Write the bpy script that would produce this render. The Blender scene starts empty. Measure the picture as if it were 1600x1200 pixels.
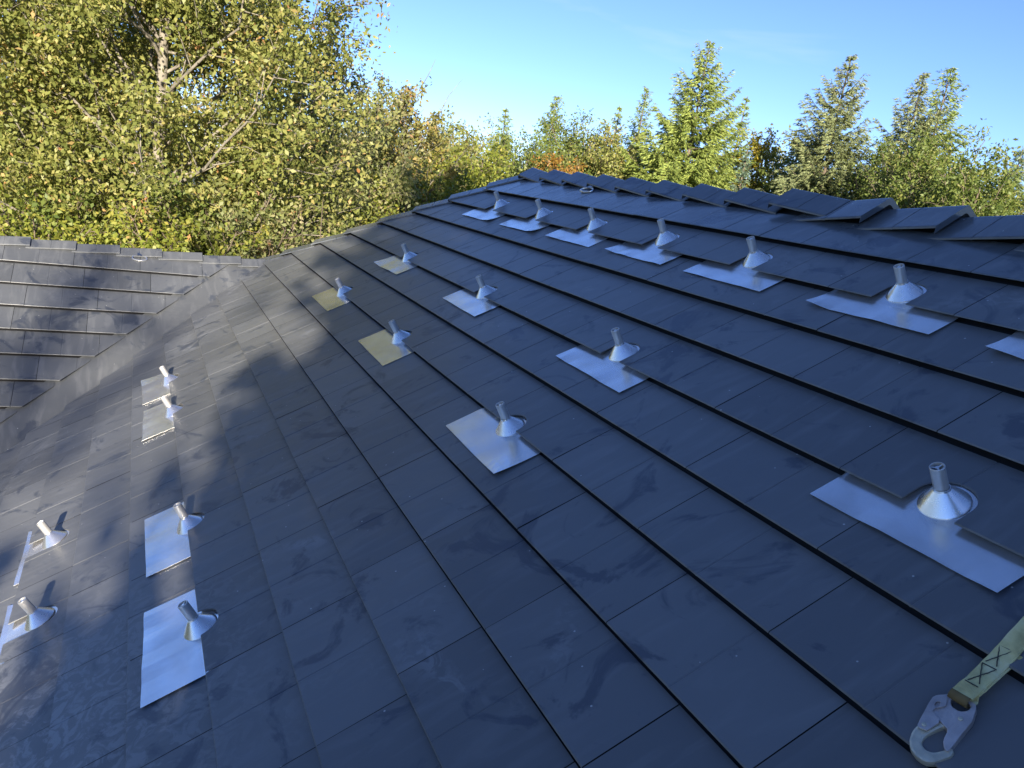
import bpy, bmesh, math, random
import numpy as np
from mathutils import Vector, Matrix

# ------------------------------------------------------------------ camera, sky, sun, exposure
scene = bpy.context.scene
col = scene.collection
CAM = Vector((5.1328, -2.5092, 6.8989))
RIGHT = Vector((0.41169, 0.89982, 0.14431))
UP = Vector((-0.27889, -0.02635, 0.95996))
FWD = Vector((-0.86760, 0.43546, -0.24011))
cd = bpy.data.cameras.new('camera')
cd.sensor_fit = 'HORIZONTAL'
cd.sensor_width = 36.0
cd.lens = 36.0 * 1234.99 / 1600.0
cd.clip_start = 0.05
cd.clip_end = 3000
cam = bpy.data.objects.new('camera', cd)
m = Matrix((RIGHT, UP, -FWD)).transposed().to_4x4()
m.translation = CAM
cam.matrix_world = m
col.objects.link(cam)
scene.camera = cam

SUN = Vector((1.0, -0.31, 0.30)).normalized()
SUN_EL = math.asin(SUN.z)
SUN_AZ = math.atan2(SUN.x, SUN.y)          # clockwise from +Y
world = bpy.data.worlds.new('World')
scene.world = world
world.use_nodes = True
wn = world.node_tree
wn.nodes.clear()
w_out = wn.nodes.new('ShaderNodeOutputWorld')
w_bg = wn.nodes.new('ShaderNodeBackground')
w_sky = wn.nodes.new('ShaderNodeTexSky')
w_sky.sky_type = 'NISHITA'
w_sky.sun_disc = False
w_sky.sun_elevation = SUN_EL
w_sky.sun_rotation = SUN_AZ
w_sky.air_density = 0.75
w_sky.dust_density = 0.0
w_sky.ozone_density = 4.0
w_bg.inputs['Strength'].default_value = 0.09
w_tint = wn.nodes.new('ShaderNodeMix')
w_tint.data_type = 'RGBA'
w_tint.blend_type = 'MULTIPLY'
w_tint.inputs['Factor'].default_value = 1.0
w_tint.inputs['B'].default_value = (0.86, 0.82, 1.0, 1)
wn.links.new(w_sky.outputs[0], w_tint.inputs['A'])
w_tc = wn.nodes.new('ShaderNodeTexCoord')
w_map = wn.nodes.new('ShaderNodeMapping')
w_map.inputs['Scale'].default_value = (1.6, 1.6, 7.0)
w_map.inputs['Location'].default_value = (0.35, 0.2, 0.1)
w_noise = wn.nodes.new('ShaderNodeTexNoise')
w_noise.inputs['Scale'].default_value = 1.7
w_noise.inputs['Detail'].default_value = 8
w_noise.inputs['Distortion'].default_value = 0.6
w_mr = wn.nodes.new('ShaderNodeMapRange')
w_mr.inputs['From Min'].default_value = 0.60
w_mr.inputs['From Max'].default_value = 0.80
w_mr.inputs['To Max'].default_value = 0.22
w_cl = wn.nodes.new('ShaderNodeMix')
w_cl.data_type = 'RGBA'
w_cl.inputs['B'].default_value = (4.2, 4.6, 5.2, 1)
wn.links.new(w_tc.outputs['Generated'], w_map.inputs['Vector'])
wn.links.new(w_map.outputs[0], w_noise.inputs['Vector'])
wn.links.new(w_noise.outputs['Fac'], w_mr.inputs['Value'])
wn.links.new(w_mr.outputs[0], w_cl.inputs['Factor'])
wn.links.new(w_tint.outputs['Result'], w_cl.inputs['A'])
wn.links.new(w_cl.outputs['Result'], w_bg.inputs['Color'])
wn.links.new(w_bg.outputs[0], w_out.inputs['Surface'])

sd = bpy.data.lights.new('sun', 'SUN')
sd.energy = 5.0
sd.angle = math.radians(0.53)
sd.color = (1.0, 0.90, 0.75)
sun = bpy.data.objects.new('sun', sd)
sun.rotation_euler = SUN.to_track_quat('Z', 'Y').to_euler()
sun.location = (0, 0, 40)
col.objects.link(sun)

vs = scene.view_settings
vs.view_transform = 'Standard'
vs.look = 'None'
vs.exposure = 1.42
vs.gamma = 1.0
vs.use_curve_mapping = False

# ------------------------------------------------------------------ helpers
S = 0.22                       # metres in one tile course
PITCH = 0.56817
CP, SP = math.cos(PITCH), math.sin(PITCH)
Z0 = 7.0
K0 = 0.395                     # slope distance of course line 0 from the datum
rng = np.random.default_rng(7)
random.seed(7)


def main_pt(u, k, h=0.0):
    s = k + K0
    return Vector((u * S, (-s * CP - h * SP) * S, (-s * SP + h * CP) * S + Z0))


def tag(o, label=None, cat=None, group=None, kind=None):
    if label: o['label'] = label
    if cat: o['category'] = cat
    if group: o['group'] = group
    if kind: o['kind'] = kind
    return o


def empty(name, loc=(0, 0, 0), rot=(0, 0, 0), parent=None):
    o = bpy.data.objects.new(name, None)
    o.empty_display_size = 0.1
    col.objects.link(o)
    o.location = loc
    o.rotation_euler = rot
    o.parent = parent
    return o


def link(name, me, parent=None, loc=(0, 0, 0), rot=(0, 0, 0)):
    o = bpy.data.objects.new(name, me)
    col.objects.link(o)
    o.parent = parent
    o.location = loc
    o.rotation_euler = rot
    return o


def mesh(name, verts, faces, mat=None, smooth=False):
    me = bpy.data.meshes.new(name)
    me.from_pydata([tuple(v) for v in verts], [], faces)
    me.update()
    if mat: me.materials.append(mat)
    if smooth:
        me.polygons.foreach_set('use_smooth', [True] * len(me.polygons))
        me.set_sharp_from_angle(angle=0.5)
    return me


def big_mesh(name, co, quads, mat, attr=None):
    """fast quad mesh from numpy arrays"""
    me = bpy.data.meshes.new(name)
    nv, nq = len(co), len(quads)
    me.vertices.add(nv)
    me.vertices.foreach_set('co', np.asarray(co, np.float32).ravel())
    nc = np.asarray(quads).shape[1]
    me.loops.add(nq * nc)
    me.loops.foreach_set('vertex_index', np.asarray(quads, np.int32).ravel())
    me.polygons.add(nq)
    me.polygons.foreach_set('loop_start', np.arange(0, nq * nc, nc, dtype=np.int32))
    if attr is not None:
        a = me.attributes.new('tint', 'FLOAT', 'FACE')
        a.data.foreach_set('value', np.asarray(attr, np.float32))
    me.materials.append(mat)
    me.update(calc_edges=True)
    return me


def lathe(profile, seg=32):
    """profile of (r, z) -> verts, faces"""
    V, F = [], []
    for r_, z_ in profile:
        for i in range(seg):
            a = 2 * math.pi * i / seg
            V.append((r_ * math.cos(a), r_ * math.sin(a), z_))
    for j in range(len(profile) - 1):
        for i in range(seg):
            a, b = j * seg + i, j * seg + (i + 1) % seg
            F.append((a, b, b + seg, a + seg))
    return V, F


def sweep(path, radius, seg=8, closed=False, flat=1.0):
    """tube along a path of Vectors"""
    V, F = [], []
    n = len(path)
    for i, p in enumerate(path):
        if closed:
            d = path[(i + 1) % n] - path[i - 1]
        else:
            d = path[min(i + 1, n - 1)] - path[max(i - 1, 0)]
        d.normalize()
        side = d.cross(Vector((0, 0, 1)))
        if side.length < 1e-4: side = Vector((1, 0, 0))
        side.normalize()
        up = side.cross(d)
        rr = radius[i] if isinstance(radius, (list, tuple)) else radius
        for k in range(seg):
            a = 2 * math.pi * k / seg
            V.append(p + side * math.cos(a) * rr + up * math.sin(a) * rr * flat)
    m_ = n if closed else n - 1
    for i in range(m_):
        j = (i + 1) % n
        for k in range(seg):
            l = (k + 1) % seg
            F.append((i * seg + k, i * seg + l, j * seg + l, j * seg + k))
    if not closed:
        F.append(tuple(reversed(range(seg))))
        F.append(tuple(range((n - 1) * seg, n * seg)))
    return V, F


# ------------------------------------------------------------------ materials
def new_mat(name):
    mt = bpy.data.materials.new(name)
    mt.use_nodes = True
    nt = mt.node_tree
    b = nt.nodes['Principled BSDF']
    return mt, nt, b


def N(nt, t, **kw):
    n = nt.nodes.new(t)
    for k, v in kw.items():
        setattr(n, k, v)
    return n


def ramp(nt, stops, interp='LINEAR'):
    r_ = nt.nodes.new('ShaderNodeValToRGB')
    cr = r_.color_ramp
    cr.interpolation = interp
    while len(cr.elements) < len(stops):
        cr.elements.new(0.5)
    for e, (p, c) in zip(cr.elements, stops):
        e.position = p
        e.color = c if len(c) == 4 else (*c, 1)
    return r_


def slope_coords(nt, rot):
    """coordinates in the plane of a roof slope (x along the courses, y up the slope)"""
    g = N(nt, 'ShaderNodeNewGeometry')
    mp = N(nt, 'ShaderNodeMapping', vector_type='TEXTURE')
    mp.inputs['Rotation'].default_value = rot
    nt.links.new(g.outputs['Position'], mp.inputs['Vector'])
    return mp


def tile_material(name, rot, base, dusty, gloss=0.31, filmy=0.5, spill=False):
    mt, nt, b = new_mat(name)
    L = nt.links.new
    mp = slope_coords(nt, rot)
    # streaks running down the slope
    st = N(nt, 'ShaderNodeMapping')
    st.inputs['Scale'].default_value = (11, 2.2, 4)
    L(mp.outputs[0], st.inputs['Vector'])
    n1 = N(nt, 'ShaderNodeTexNoise')
    n1.inputs['Scale'].default_value = 1.6
    n1.inputs['Detail'].default_value = 6
    n1.inputs['Distortion'].default_value = 0.9
    L(st.outputs[0], n1.inputs['Vector'])
    # large clouds of handling dirt
    n2 = N(nt, 'ShaderNodeTexNoise')
    n2.inputs['Scale'].default_value = 2.1
    n2.inputs['Detail'].default_value = 4
    n2.inputs['Distortion'].default_value = 1.2
    L(mp.outputs[0], n2.inputs['Vector'])
    # fine blotchy film (dried water)
    n3 = N(nt, 'ShaderNodeTexNoise')
    n3.inputs['Scale'].default_value = 16
    n3.inputs['Detail'].default_value = 8
    n3.inputs['Roughness'].default_value = 0.65
    n3.inputs['Distortion'].default_value = 1.6
    L(mp.outputs[0], n3.inputs['Vector'])
    oi = N(nt, 'ShaderNodeObjectInfo')
    m1 = N(nt, 'ShaderNodeMapRange')
    m1.inputs['From Min'].default_value = 0.60
    m1.inputs['From Max'].default_value = 0.74
    m1.inputs['To Max'].default_value = 0.45
    L(n2.outputs['Fac'], m1.inputs['Value'])
    m3 = N(nt, 'ShaderNodeMapRange')
    m3.inputs['From Min'].default_value = 0.47
    m3.inputs['From Max'].default_value = 0.56
    L(n3.outputs['Fac'], m3.inputs['Value'])
    m2 = N(nt, 'ShaderNodeMapRange')
    m2.inputs['From Min'].default_value = 0.50
    m2.inputs['From Max'].default_value = 0.72
    L(n1.outputs['Fac'], m2.inputs['Value'])
    film = N(nt, 'ShaderNodeMath', operation='MULTIPLY')
    dist = N(nt, 'ShaderNodeVectorMath', operation='DISTANCE')
    dist.inputs[1].default_value = (14.2 * S, -(15.2 + K0) * S + Z0 * SP, 0)
    sepv = N(nt, 'ShaderNodeVectorMath', operation='MULTIPLY')
    sepv.inputs[1].default_value = (1, 1, 0)
    L(mp.outputs[0], sepv.inputs[0]); L(sepv.outputs[0], dist.inputs[0])
    near = N(nt, 'ShaderNodeMapRange')
    near.inputs['From Min'].default_value = 0.95
    near.inputs['From Max'].default_value = 0.30
    near.inputs['To Max'].default_value = 0.85 if spill else 0.0
    L(dist.outputs['Value'], near.inputs['Value'])
    fm = N(nt, 'ShaderNodeMath', operation='MAXIMUM')
    L(m1.outputs[0], fm.inputs[0]); L(near.outputs[0], fm.inputs[1])
    L(fm.outputs[0], film.inputs[0]); L(m3.outputs[0], film.inputs[1])
    # specks of grit
    vo = N(nt, 'ShaderNodeTexVoronoi')
    vo.inputs['Scale'].default_value = 30
    L(mp.outputs[0], vo.inputs['Vector'])
    vr = N(nt, 'ShaderNodeMath', operation='LESS_THAN')
    vr.inputs[1].default_value = 0.075
    L(vo.outputs['Distance'], vr.inputs[0])
    vsel = N(nt, 'ShaderNodeMath', operation='GREATER_THAN')
    vsel.inputs[1].default_value = 0.87
    sx = N(nt, 'ShaderNodeSeparateColor')
    L(vo.outputs['Color'], sx.inputs[0]); L(sx.outputs[0], vsel.inputs[0])
    speck = N(nt, 'ShaderNodeMath', operation='MULTIPLY')
    L(vr.outputs[0], speck.inputs[0]); L(vsel.outputs[0], speck.inputs[1])
    # colour
    var = N(nt, 'ShaderNodeMapRange')
    var.inputs['To Min'].default_value = 0.86
    var.inputs['To Max'].default_value = 1.14
    L(oi.outputs['Random'], var.inputs['Value'])
    hs = N(nt, 'ShaderNodeHueSaturation')
    hs.inputs['Color'].default_value = (*base, 1)
    L(var.outputs[0], hs.inputs['Value'])
    c1 = N(nt, 'ShaderNodeMix', data_type='RGBA')
    c1.inputs['B'].default_value = (*dusty, 1)
    f1 = N(nt, 'ShaderNodeMath', operation='MULTIPLY')
    f1.inputs[1].default_value = 0.42
    L(m2.outputs[0], f1.inputs[0])
    L(f1.outputs[0], c1.inputs['Factor'])
    L(hs.outputs[0], c1.inputs['A'])
    c2 = N(nt, 'ShaderNodeMix', data_type='RGBA')
    c2.inputs['B'].default_value = (dusty[0] * 1.7, dusty[1] * 1.7, dusty[2] * 1.7, 1)
    f2 = N(nt, 'ShaderNodeMath', operation='MULTIPLY')
    f2.inputs[1].default_value = filmy
    L(film.outputs[0], f2.inputs[0])
    L(f2.outputs[0], c2.inputs['Factor'])
    L(c1.outputs['Result'], c2.inputs['A'])
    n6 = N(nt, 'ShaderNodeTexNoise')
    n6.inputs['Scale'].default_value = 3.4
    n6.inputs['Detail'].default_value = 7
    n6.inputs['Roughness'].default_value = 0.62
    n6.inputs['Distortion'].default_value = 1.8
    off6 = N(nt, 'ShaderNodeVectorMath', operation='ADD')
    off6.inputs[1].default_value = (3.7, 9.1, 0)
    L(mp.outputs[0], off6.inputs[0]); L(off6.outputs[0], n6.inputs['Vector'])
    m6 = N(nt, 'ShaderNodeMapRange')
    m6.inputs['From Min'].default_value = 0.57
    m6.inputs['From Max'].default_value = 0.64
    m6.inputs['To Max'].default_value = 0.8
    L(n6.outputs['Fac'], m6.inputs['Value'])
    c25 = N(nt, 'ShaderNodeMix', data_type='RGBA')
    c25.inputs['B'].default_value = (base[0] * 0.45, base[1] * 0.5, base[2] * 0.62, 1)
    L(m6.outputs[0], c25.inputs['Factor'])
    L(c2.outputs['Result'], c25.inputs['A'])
    c3 = N(nt, 'ShaderNodeMix', data_type='RGBA')
    c3.inputs['B'].default_value = (0.45, 0.45, 0.43, 1)
    L(speck.outputs[0], c3.inputs['Factor'])
    L(c25.outputs['Result'], c3.inputs['A'])
    L(c3.outputs['Result'], b.inputs['Base Color'])
    # gloss
    rr = N(nt, 'ShaderNodeMath', operation='MULTIPLY_ADD')
    rr.inputs[1].default_value = 0.10
    rr.inputs[2].default_value = gloss
    L(n1.outputs['Fac'], rr.inputs[0])
    rr2 = N(nt, 'ShaderNodeMath', operation='MULTIPLY_ADD')
    rr2.inputs[1].default_value = 0.16
    L(film.outputs[0], rr2.inputs[0]); L(rr.outputs[0], rr2.inputs[2])
    L(rr2.outputs[0], b.inputs['Roughness'])
    b.inputs['Specular IOR Level'].default_value = 0.5
    # slight oil-canning of the sheet
    nb = N(nt, 'ShaderNodeTexNoise')
    nb.inputs['Scale'].default_value = 5.0
    nb.inputs['Detail'].default_value = 2
    L(mp.outputs[0], nb.inputs['Vector'])
    bp = N(nt, 'ShaderNodeBump')
    bp.inputs['Strength'].default_value = 0.25
    bp.inputs['Distance'].default_value = 0.02
    L(nb.outputs['Fac'], bp.inputs['Height'])
    bp2 = N(nt, 'ShaderNodeBump')
    bp2.inputs['Strength'].default_value = 0.08
    bp2.inputs['Distance'].default_value = 0.002
    n5 = N(nt, 'ShaderNodeTexNoise')
    n5.inputs['Scale'].default_value = 260
    L(mp.outputs[0], n5.inputs['Vector'])
    L(n5.outputs['Fac'], bp2.inputs['Height'])
    L(bp.outputs[0], bp2.inputs['Normal'])
    L(bp2.outputs[0], b.inputs['Normal'])
    return mt


TILE_BASE = (0.146, 0.150, 0.150)
TILE_DUST = (0.215, 0.22, 0.22)
M_TILE = tile_material('painted_steel_tile', (PITCH, 0, 0), TILE_BASE, TILE_DUST, 0.34, 0.7, True)
M_WING = tile_material('painted_steel_wing_tile', (PITCH, 0, math.pi / 2), (0.104, 0.110, 0.116), TILE_DUST, 0.34, 0.25)


def simple_mat(name, colr, rough=0.6, metal=0.0, noise=0.0, scale=8.0, bump=0.0, bscale=40.0):
    mt, nt, b = new_mat(name)
    L = nt.links.new
    b.inputs['Roughness'].default_value = rough
    b.inputs['Metallic'].default_value = metal
    tc = N(nt, 'ShaderNodeTexCoord')
    n = N(nt, 'ShaderNodeTexNoise')
    n.inputs['Scale'].default_value = scale
    n.inputs['Detail'].default_value = 5
    L(tc.outputs['Object'], n.inputs['Vector'])
    lo = tuple(max(0, c * (1 - noise)) for c in colr)
    hi = tuple(min(1, c * (1 + noise)) for c in colr)
    r_ = ramp(nt, [(0.3, lo), (0.7, hi)])
    L(n.outputs['Fac'], r_.inputs['Fac'])
    L(r_.outputs['Color'], b.inputs['Base Color'])
    if bump:
        nb = N(nt, 'ShaderNodeTexNoise')
        nb.inputs['Scale'].default_value = bscale
        nb.inputs['Detail'].default_value = 4
        L(tc.outputs['Object'], nb.inputs['Vector'])
        bp = N(nt, 'ShaderNodeBump')
        bp.inputs['Strength'].default_value = bump
        bp.inputs['Distance'].default_value = 0.01
        L(nb.outputs['Fac'], bp.inputs['Height'])
        L(bp.outputs[0], b.inputs['Normal'])
    return mt


M_DECK = simple_mat('roof_underlay', (0.012, 0.012, 0.013), 0.8, 0, 0.2, 5)
M_CAP = tile_material('painted_steel_cap', (PITCH, 0, 0), (0.115, 0.125, 0.132), TILE_DUST, 0.16)
M_VALLEY = tile_material('painted_steel_valley', (PITCH, 0, math.pi / 2), (0.118, 0.124, 0.128), TILE_DUST, 0.36, 0.2)
M_WALL = simple_mat('house_siding', (0.42, 0.41, 0.38), 0.7, 0, 0.06, 3, 0.2, 20)
M_BARE = simple_mat('bare_cut_steel', (0.55, 0.54, 0.50), 0.35, 1.0, 0.15, 30)


def metal_mat(name, colr, rough, grime, bump, bscale, metallic=1.0):
    mt, nt, b = new_mat(name)
    L = nt.links.new
    b.inputs['Metallic'].default_value = metallic
    tc = N(nt, 'ShaderNodeTexCoord')
    oi = N(nt, 'ShaderNodeObjectInfo')
    ad = N(nt, 'ShaderNodeVectorMath', operation='MULTIPLY_ADD')
    ad.inputs[1].default_value = (1, 1, 1)
    sc = N(nt, 'ShaderNodeVectorMath', operation='SCALE')
    sc.inputs['Scale'].default_value = 37.0
    cmb = N(nt, 'ShaderNodeCombineXYZ')
    L(oi.outputs['Random'], cmb.inputs[0]); L(oi.outputs['Random'], cmb.inputs[1])
    L(cmb.outputs[0], sc.inputs[0])
    L(tc.outputs['Object'], ad.inputs[0]); L(sc.outputs[0], ad.inputs[2])
    n = N(nt, 'ShaderNodeTexNoise')
    n.inputs['Scale'].default_value = 7
    n.inputs['Detail'].default_value = 7
    n.inputs['Distortion'].default_value = 0.8
    L(ad.outputs[0], n.inputs['Vector'])
    r_ = ramp(nt, [(0.25, grime), (0.60, colr), (1.0, colr)])
    L(n.outputs['Fac'], r_.inputs['Fac'])
    L(r_.outputs['Color'], b.inputs['Base Color'])
    n2 = N(nt, 'ShaderNodeTexNoise')
    n2.inputs['Scale'].default_value = 60
    n2.inputs['Detail'].default_value = 4
    L(ad.outputs[0], n2.inputs['Vector'])
    rr = N(nt, 'ShaderNodeMath', operation='MULTIPLY_ADD')
    rr.inputs[1].default_value = 0.08
    rr.inputs[2].default_value = rough - 0.04
    L(n2.outputs['Fac'], rr.inputs[0])
    L(rr.outputs[0], b.inputs['Roughness'])
    nb = N(nt, 'ShaderNodeTexNoise')
    nb.inputs['Scale'].default_value = bscale
    nb.inputs['Detail'].default_value = 0
    L(ad.outputs[0], nb.inputs['Vector'])
    bp = N(nt, 'ShaderNodeBump')
    bp.inputs['Strength'].default_value = bump
    bp.inputs['Distance'].default_value = 0.012
    L(nb.outputs['Fac'], bp.inputs['Height'])
    L(bp.outputs[0], b.inputs['Normal'])
    return mt


M_FLASH = metal_mat('mill_aluminium_sheet', (0.94, 0.94, 0.93), 0.24, (0.76, 0.73, 0.69), 0.38, 7, 0.82)
M_CONE = metal_mat('spun_aluminium', (0.94, 0.94, 0.92), 0.28, (0.80, 0.78, 0.74), 0.02, 14, 0.9)
M_POST = metal_mat('satin_steel_post', (0.66, 0.65, 0.62), 0.42, (0.60, 0.58, 0.54), 0.05, 60, 0.6)
M_DARK = simple_mat('bore_shade_black', (0.01, 0.01, 0.012), 0.6)
M_HOOK = simple_mat('zinc_plated_hook', (0.56, 0.50, 0.46), 0.42, 0.7, 0.22, 25, 0.25, 120)
M_HOOK2 = simple_mat('worn_galvanised_hook', (0.62, 0.58, 0.44), 0.42, 0.6, 0.25, 30, 0.3, 90)
M_STITCH = simple_mat('dark_stitching', (0.05, 0.05, 0.045), 0.9)
M_RUST = simple_mat('brown_binding', (0.16, 0.11, 0.04), 0.8, 0, 0.3, 40)


def webbing_mat():
    mt, nt, b = new_mat('yellow_webbing')
    L = nt.links.new
    tc = N(nt, 'ShaderNodeTexCoord')
    n = N(nt, 'ShaderNodeTexNoise')
    n.inputs['Scale'].default_value = 22
    n.inputs['Detail'].default_value = 6
    L(tc.outputs['Object'], n.inputs['Vector'])
    r_ = ramp(nt, [(0.3, (0.46, 0.40, 0.17)), (0.52, (0.72, 0.66, 0.30)), (0.75, (0.84, 0.79, 0.46))])
    L(n.outputs['Fac'], r_.inputs['Fac'])
    L(r_.outputs['Color'], b.inputs['Base Color'])
    b.inputs['Roughness'].default_value = 0.9
    w = N(nt, 'ShaderNodeTexWave')
    w.inputs['Scale'].default_value = 160
    w.inputs['Distortion'].default_value = 1.5
    L(tc.outputs['Object'], w.inputs['Vector'])
    bp = N(nt, 'ShaderNodeBump')
    bp.inputs['Strength'].default_value = 0.5
    bp.inputs['Distance'].default_value = 0.002
    L(w.outputs['Fac'], bp.inputs['Height'])
    L(bp.outputs[0], b.inputs['Normal'])
    return mt


M_WEB = webbing_mat()


def leaf_mat(name, stops, trans=0.35, rough=0.5):
    mt, nt, b = new_mat(name)
    L = nt.links.new
    at = N(nt, 'ShaderNodeAttribute', attribute_name='tint')
    r_ = ramp(nt, stops)
    L(at.outputs['Fac'], r_.inputs['Fac'])
    L(r_.outputs['Color'], b.inputs['Base Color'])
    b.inputs['Roughness'].default_value = rough
    b.inputs['Specular IOR Level'].default_value = 0.4
    tr = N(nt, 'ShaderNodeBsdfTranslucent')
    hs = N(nt, 'ShaderNodeHueSaturation')
    hs.inputs['Saturation'].default_value = 1.15
    hs.inputs['Value'].default_value = 1.3
    L(r_.outputs['Color'], hs.inputs['Color'])
    L(hs.outputs[0], tr.inputs['Color'])
    mx = N(nt, 'ShaderNodeMixShader')
    mx.inputs[0].default_value = trans
    out = nt.nodes['Material Output']
    L(b.outputs[0], mx.inputs[1]); L(tr.outputs[0], mx.inputs[2])
    L(mx.outputs[0], out.inputs['Surface'])
    return mt


M_BARK = simple_mat('grey_bark', (0.21, 0.185, 0.145), 0.9, 0, 0.45, 7, 0.8, 30)
M_BARK2 = simple_mat('brown_bark', (0.15, 0.115, 0.08), 0.9, 0, 0.35, 9, 0.8, 30)
M_LEAF_POPLAR = leaf_mat('poplar_leaves', [(0, (0.135, 0.161, 0.037)), (0.45, (0.254, 0.269, 0.070)), (0.8, (0.375, 0.335, 0.112)), (0.96, (0.484, 0.323, 0.129)), (1, (0.484, 0.238, 0.095))])
M_LEAF_OLIVE = leaf_mat('olive_leaves', [(0, (0.133, 0.161, 0.051)), (0.5, (0.255, 0.269, 0.100)), (0.85, (0.368, 0.312, 0.158)), (1, (0.389, 0.215, 0.112))])
M_LEAF_RUST = leaf_mat('rusty_leaves', [(0, (0.156, 0.163, 0.035)), (0.5, (0.272, 0.244, 0.070)), (1, (0.408, 0.254, 0.096))])
M_LEAF_LIME = leaf_mat('lime_leaves', [(0, (0.133, 0.167, 0.024)), (0.5, (0.248, 0.276, 0.044)), (1, (0.396, 0.335, 0.074))])
M_LEAF_GREEN = leaf_mat('green_leaves', [(0, (0.091, 0.130, 0.028)), (0.5, (0.161, 0.205, 0.047)), (1, (0.283, 0.278, 0.072))])
M_LEAF_YELLOW = leaf_mat('yellow_leaves', [(0, (0.179, 0.195, 0.022)), (0.5, (0.325, 0.276, 0.029)), (1, (0.422, 0.292, 0.036))])
M_LEAF_ORANGE = leaf_mat('orange_leaves', [(0, (0.212, 0.162, 0.029)), (0.5, (0.325, 0.179, 0.036)), (1, (0.390, 0.162, 0.043))])
M_FIR = leaf_mat('fir_needles', [(0, (0.130, 0.187, 0.044)), (0.5, (0.241, 0.308, 0.070)), (1, (0.388, 0.417, 0.099))], 0.12, 0.6)
M_SPRUCE = leaf_mat('grey_green_needles', [(0, (0.131, 0.165, 0.072)), (0.5, (0.239, 0.273, 0.119)), (1, (0.344, 0.348, 0.149))], 0.12, 0.6)
M_BLUE = leaf_mat('blue_green_needles', [(0, (0.099, 0.156, 0.089)), (0.5, (0.170, 0.243, 0.149)), (1, (0.239, 0.309, 0.199))], 0.12, 0.6)

# ------------------------------------------------------------------ ground
gm, nt, b = new_mat('lawn')
tc = N(nt, 'ShaderNodeTexCoord')
n = N(nt, 'ShaderNodeTexNoise'); n.inputs['Scale'].default_value = 0.4; n.inputs['Detail'].default_value = 9
nt.links.new(tc.outputs['Object'], n.inputs['Vector'])
r_ = ramp(nt, [(0.3, (0.035, 0.05, 0.015)), (0.7, (0.08, 0.095, 0.03))])
nt.links.new(n.outputs['Fac'], r_.inputs['Fac'])
nt.links.new(r_.outputs['Color'], b.inputs['Base Color'])
b.inputs['Roughness'].default_value = 0.95
G = 1500
NG = 40
gv = [(-G + 2 * G * i / NG, -G + 2 * G * j / NG, 0) for j in range(NG + 1) for i in range(NG + 1)]
gf = [(j * (NG + 1) + i, j * (NG + 1) + i + 1, (j + 1) * (NG + 1) + i + 1, (j + 1) * (NG + 1) + i) for j in range(NG) for i in range(NG)]
tag(link('ground', mesh('ground', gv, gf, gm)), 'grass ground around the house', None, None, 'structure')
del gv, gf

# ------------------------------------------------------------------ house
SW = 8.289                         # slope distance (from datum) where the wing ridge meets the main slope
HIPSHIFT = 0.40                    # the hip's true crest lies this far outside the edge of its caps
KR = -0.50                         # ridge crest, in courses
EAVE = 20.0
UEND = 30.0
house = empty('house', (0, 0, 0))
tag(house, 'house with dark slate grey metal tile roof, main slope and lower wing', 'house')


def hip_u(s): return -CP * s - HIPSHIFT
def valley_s(u): return SW + (u + CP * SW) / CP      # slope distance of the valley at u


# main slope frame: x along the courses, y up the slope, z off the roof; origin at u=0, course line 0
main_roof = link('main_roof_slope', None, house) if False else None
apexu = hip_u(KR + K0)
lowu = -CP * SW                                      # valley top
ev = EAVE + K0
pts = [(apexu, KR), (UEND, KR), (UEND, EAVE), (lowu + (ev - SW) * CP, EAVE), (lowu, SW - K0), (hip_u(SW), SW - K0)]
def slab(poly, top, thick):
    V = [(x * S, -k * S, top * S) for x, k in poly] + [(x * S, -k * S, (top - thick) * S) for x, k in poly]
    n_ = len(poly)
    F = [tuple(range(n_))[::-1], tuple(range(n_, 2 * n_))] + [(i, (i + 1) % n_, n_ + (i + 1) % n_, n_ + i) for i in range(n_)]
    return V, F
V, F = slab(pts, -0.03, 0.45)
main_roof = link('main_roof_slope', mesh('main_deck', V, F, M_DECK), house, main_pt(0, 0), (PITCH, 0, 0))
main_roof['label'] = 'broad tiled main slope of the roof'

# wing slope frame: x = -v (toward the main ridge), y up the slope
Wpt = main_pt(lowu, SW - K0)
wing_roof_loc = Wpt
VEND = 15.0
WE = EAVE + K0 - SW
wpts = [(0, 0), (-VEND, 0), (-VEND, WE), (-WE * CP, WE)]
V, F = slab(wpts[::-1], -0.03, 0.45)
wing_roof = link('wing_roof_slope', mesh('wing_deck', V, F, M_DECK), house, Wpt, (PITCH, 0, math.pi / 2))
wing_roof['label'] = 'sunlit tiled slope of the lower wing'

H_LO = 0.095          # height of a tile's lower edge above the deck line
LIP = 0.015


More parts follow.
